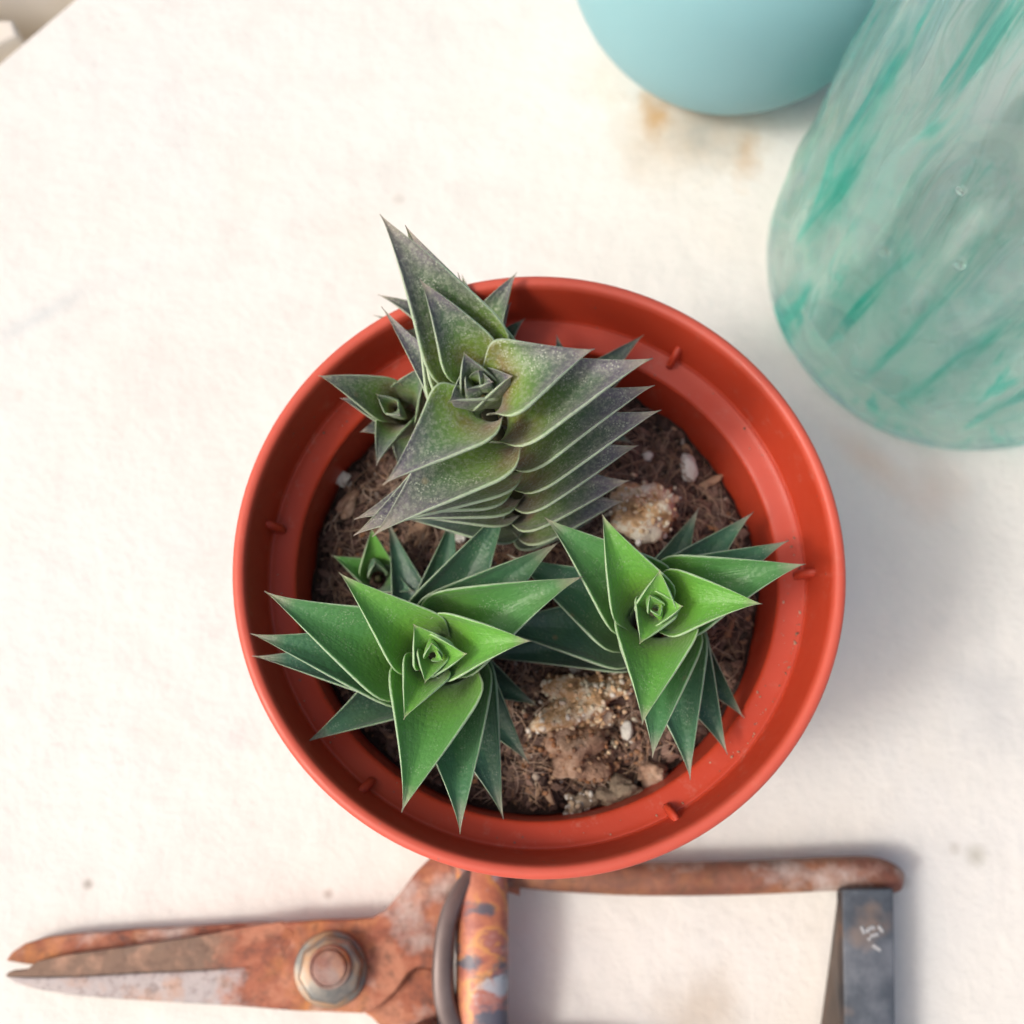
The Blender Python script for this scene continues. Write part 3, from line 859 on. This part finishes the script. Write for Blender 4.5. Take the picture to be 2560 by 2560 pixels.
# rear half: jaw seen above, arm going down to the second handle
rear = [(14, 2402), (28, 2382), (60, 2360), (110, 2345), (200, 2335), (330, 2326), (500, 2317), (640, 2308), (760, 2320), (880, 2400), (960, 2440), (1000, 2425), (1035, 2418), (1092, 2424), (1092, 2620), (1020, 2640), (930, 2545), (860, 2500), (600, 2420), (260, 2420), (66, 2411)]
plate("rear_blade", poly(rear, ZB), .12, ZB, m_rust, sh, bevel=.05)
front_body = [(619, 2418), (670, 2311), (800, 2301), (880, 2300), (930, 2296), (962, 2278), (1000, 2232), (1040, 2180), (1080, 2140), (1130, 2100), (1300, 2080), (1300, 2240), (1170, 2200), (1120, 2240), (1092, 2330), (1088, 2424), (1040, 2420), (1020, 2434), (990, 2478), (935, 2528), (905, 2534), (830, 2531), (740, 2528), (603, 2517), (500, 2511), (300, 2499), (180, 2489), (90, 2474), (36, 2458), (14, 2441), (70, 2443), (200, 2441), (350, 2432), (500, 2426)]
plate("front_blade", poly(front_body, .9), .56, .9, m_front, sh, bevel=.06)
bevel_pl = [(14, 2440), (22, 2430), (64, 2426), (92, 2404), (170, 2388), (270, 2374), (400, 2356), (520, 2338), (602, 2321), (700, 2306), (735, 2330), (700, 2405), (618, 2417), (500, 2424), (350, 2430), (200, 2439), (70, 2441)]
plate("blade_bevel", poly(bevel_pl, .9), .56, .915, m_bevel2, sh, bevel=.012)
# pivot bolt
bc = at(828, 2424, 1.2); 
hexo = []
for k in range(8):
    a = rad(45 * k + 12); hexo.append((bc.x + .76 * math.cos(a), bc.y + .76 * math.sin(a)))
wsh = [(bc.x - .04 + .80 * math.cos(rad(a)), bc.y - .03 + .80 * math.sin(rad(a))) for a in range(0, 360, 10)]
plate("washer", wsh, .902, 1.02, m_bolt, sh, bevel=.04)
plate("nut", [(bc.x + (x - bc.x) * .93, bc.y + (y - bc.y) * .93) for x, y in hexo], 1.022, 1.42, m_bolt, sh, bevel=.09)
be = at(823, 2420, 1.6)
v, f = lathe(smooth_profile([(.46, 1.3), (.45, 1.5), (.40, 1.56), (.37, 1.52), (.36, 1.60), (.30, 1.64), (.01, 1.66)], 4), (be.x, be.y), 40)
link("bolt_end", mesh("bolt_end", v, f), m_boltc, sh)


def sweep(name, pts, w, h, mat, sec=12, ends=.5, parent=None, exp=2.6, tap=None):
    """bar along pts (cm) with rounded-box section w (in plan) x h"""
    P = smooth_profile([V(p) for p in pts], 6)
    vs, fs = [], []
    n = len(P)
    for i, p in enumerate(P):
        t = (P[min(i + 1, n - 1)] - P[max(i - 1, 0)]).normalized()
        s = t.cross(V((0, 0, 1))).normalized(); u = s.cross(t)
        k = i / (n - 1)
        e = 1.0
        if k < .04: e = math.sqrt(max(.02, 1 - (1 - k / .04) ** 2))
        if k > .96: e = math.sqrt(max(.02, 1 - ((k - .96) / .04) ** 2))
        if tap: e *= tap(k)
        for q in range(sec * 2):
            a = math.pi * q / sec
            ca, sa = math.cos(a), math.sin(a)
            x = math.copysign(abs(ca) ** (2 / exp), ca) * w / 2; y = math.copysign(abs(sa) ** (2 / exp), sa) * h / 2
            vs.append(p + s * x * e + u * y * e)
    m = sec * 2
    for i in range(n - 1):
        for q in range(m):
            q2 = (q + 1) % m
            fs.append((i * m + q, i * m + q2, (i + 1) * m + q2, (i + 1) * m + q))
    fs.append(tuple(range(m))[::-1]); fs.append(tuple((n - 1) * m + q for q in range(m)))
    return link(name, mesh(name, vs, fs), mat, parent)


zH = .75
hp = [(1120, 2150), (1250, 2170), (1400, 2186), (1600, 2196), (1850, 2194), (2080, 2184), (2180, 2184), (2258, 2206)]
sweep("upper_handle", [at(X, Y, zH) for X, Y in hp], .74, .85, m_handle, parent=sh, tap=lambda k: 1.0 if k < .88 else 1 - .45 * ((k - .88) / .12) ** 1.5)
hp = [(1040, 2560), (1100, 2640), (1250, 2650), (1500, 2660), (1800, 2750), (2080, 2760), (2260, 2750)]
sweep("lower_handle", [at(X, Y, zH) for X, Y in hp], .74, .85, m_handle, parent=sh)
# bow spring: wide painted band with a thin dark bow beside it
cyl = [at(1203, 2140, 1.35), at(1206, 2260, 1.55), at(1206, 2400, 1.6), at(1204, 2560, 1.5), at(1200, 2680, 1.2)]
sweep("spring_band", cyl, 1.12, .9, m_barrel, parent=sh, exp=2.2)
bow = [at(1190, 2168, 1.5), at(1150, 2225, 1.55), at(1120, 2300, 1.6), at(1108, 2400, 1.6), at(1112, 2490, 1.5), at(1135, 2560, 1.4), at(1165, 2620, 1.3)]
sweep("spring_bow", bow, .46, 1.0, m_dark, parent=sh, exp=5, tap=lambda k: .55 + .45 * math.sin(min(1, k * 1.4 + .1) * math.pi / 2 + 0))
# closing strap at the handle ends
st = [(2107, 2224), (2234, 2222), (2237, 2400), (2238, 2560), (2238, 2760), (2112, 2760), (2112, 2560), (2109, 2400)]
stp = plate("strap", poly(st, 1.5), 1.1, 1.5, m_strap, sh, bevel=.05)
sd_ = [at(2092, 2228, 1.45), at(2096, 2400, 1.45), at(2100, 2560, 1.45), at(2102, 2760, 1.45)]
sb = [at(2096, 2226, .3), at(2074, 2400, .25), at(2052, 2560, .2), at(2040, 2760, .2)]
vs, fs = [], []
for a_, b_ in zip(sd_, sb):
    vs += [a_, a_ + V((.16, 0, 0)), b_ + V((.18, 0, 0)), b_]
for i in range(3):
    for k in range(4):
        k2 = (k + 1) % 4
        fs.append((i * 4 + k, (i + 1) * 4 + k, (i + 1) * 4 + k2, i * 4 + k2))
fs.append((0, 1, 2, 3)); fs.append((15, 14, 13, 12))
link("strap_side", mesh("strap_side", vs, fs), m_strapside, sh, smooth=False)
parts = []
for pl in ([(2154, 2316), (2162, 2334)], [(2166, 2330), (2180, 2318), (2187, 2322)], [(2176, 2340), (2198, 2334)], [(2182, 2362), (2203, 2376)], [(2196, 2314), (2208, 2330)], [(2172, 2344), (2176, 2350)]):
    parts.append(tube(smooth_profile([at(X, Y, 1.506) for X, Y in pl], 4), .045, 6, flat=.25))
v, f = merge(parts); link("scuff_mark", mesh("scuff", v, f), m_scuff, sh)
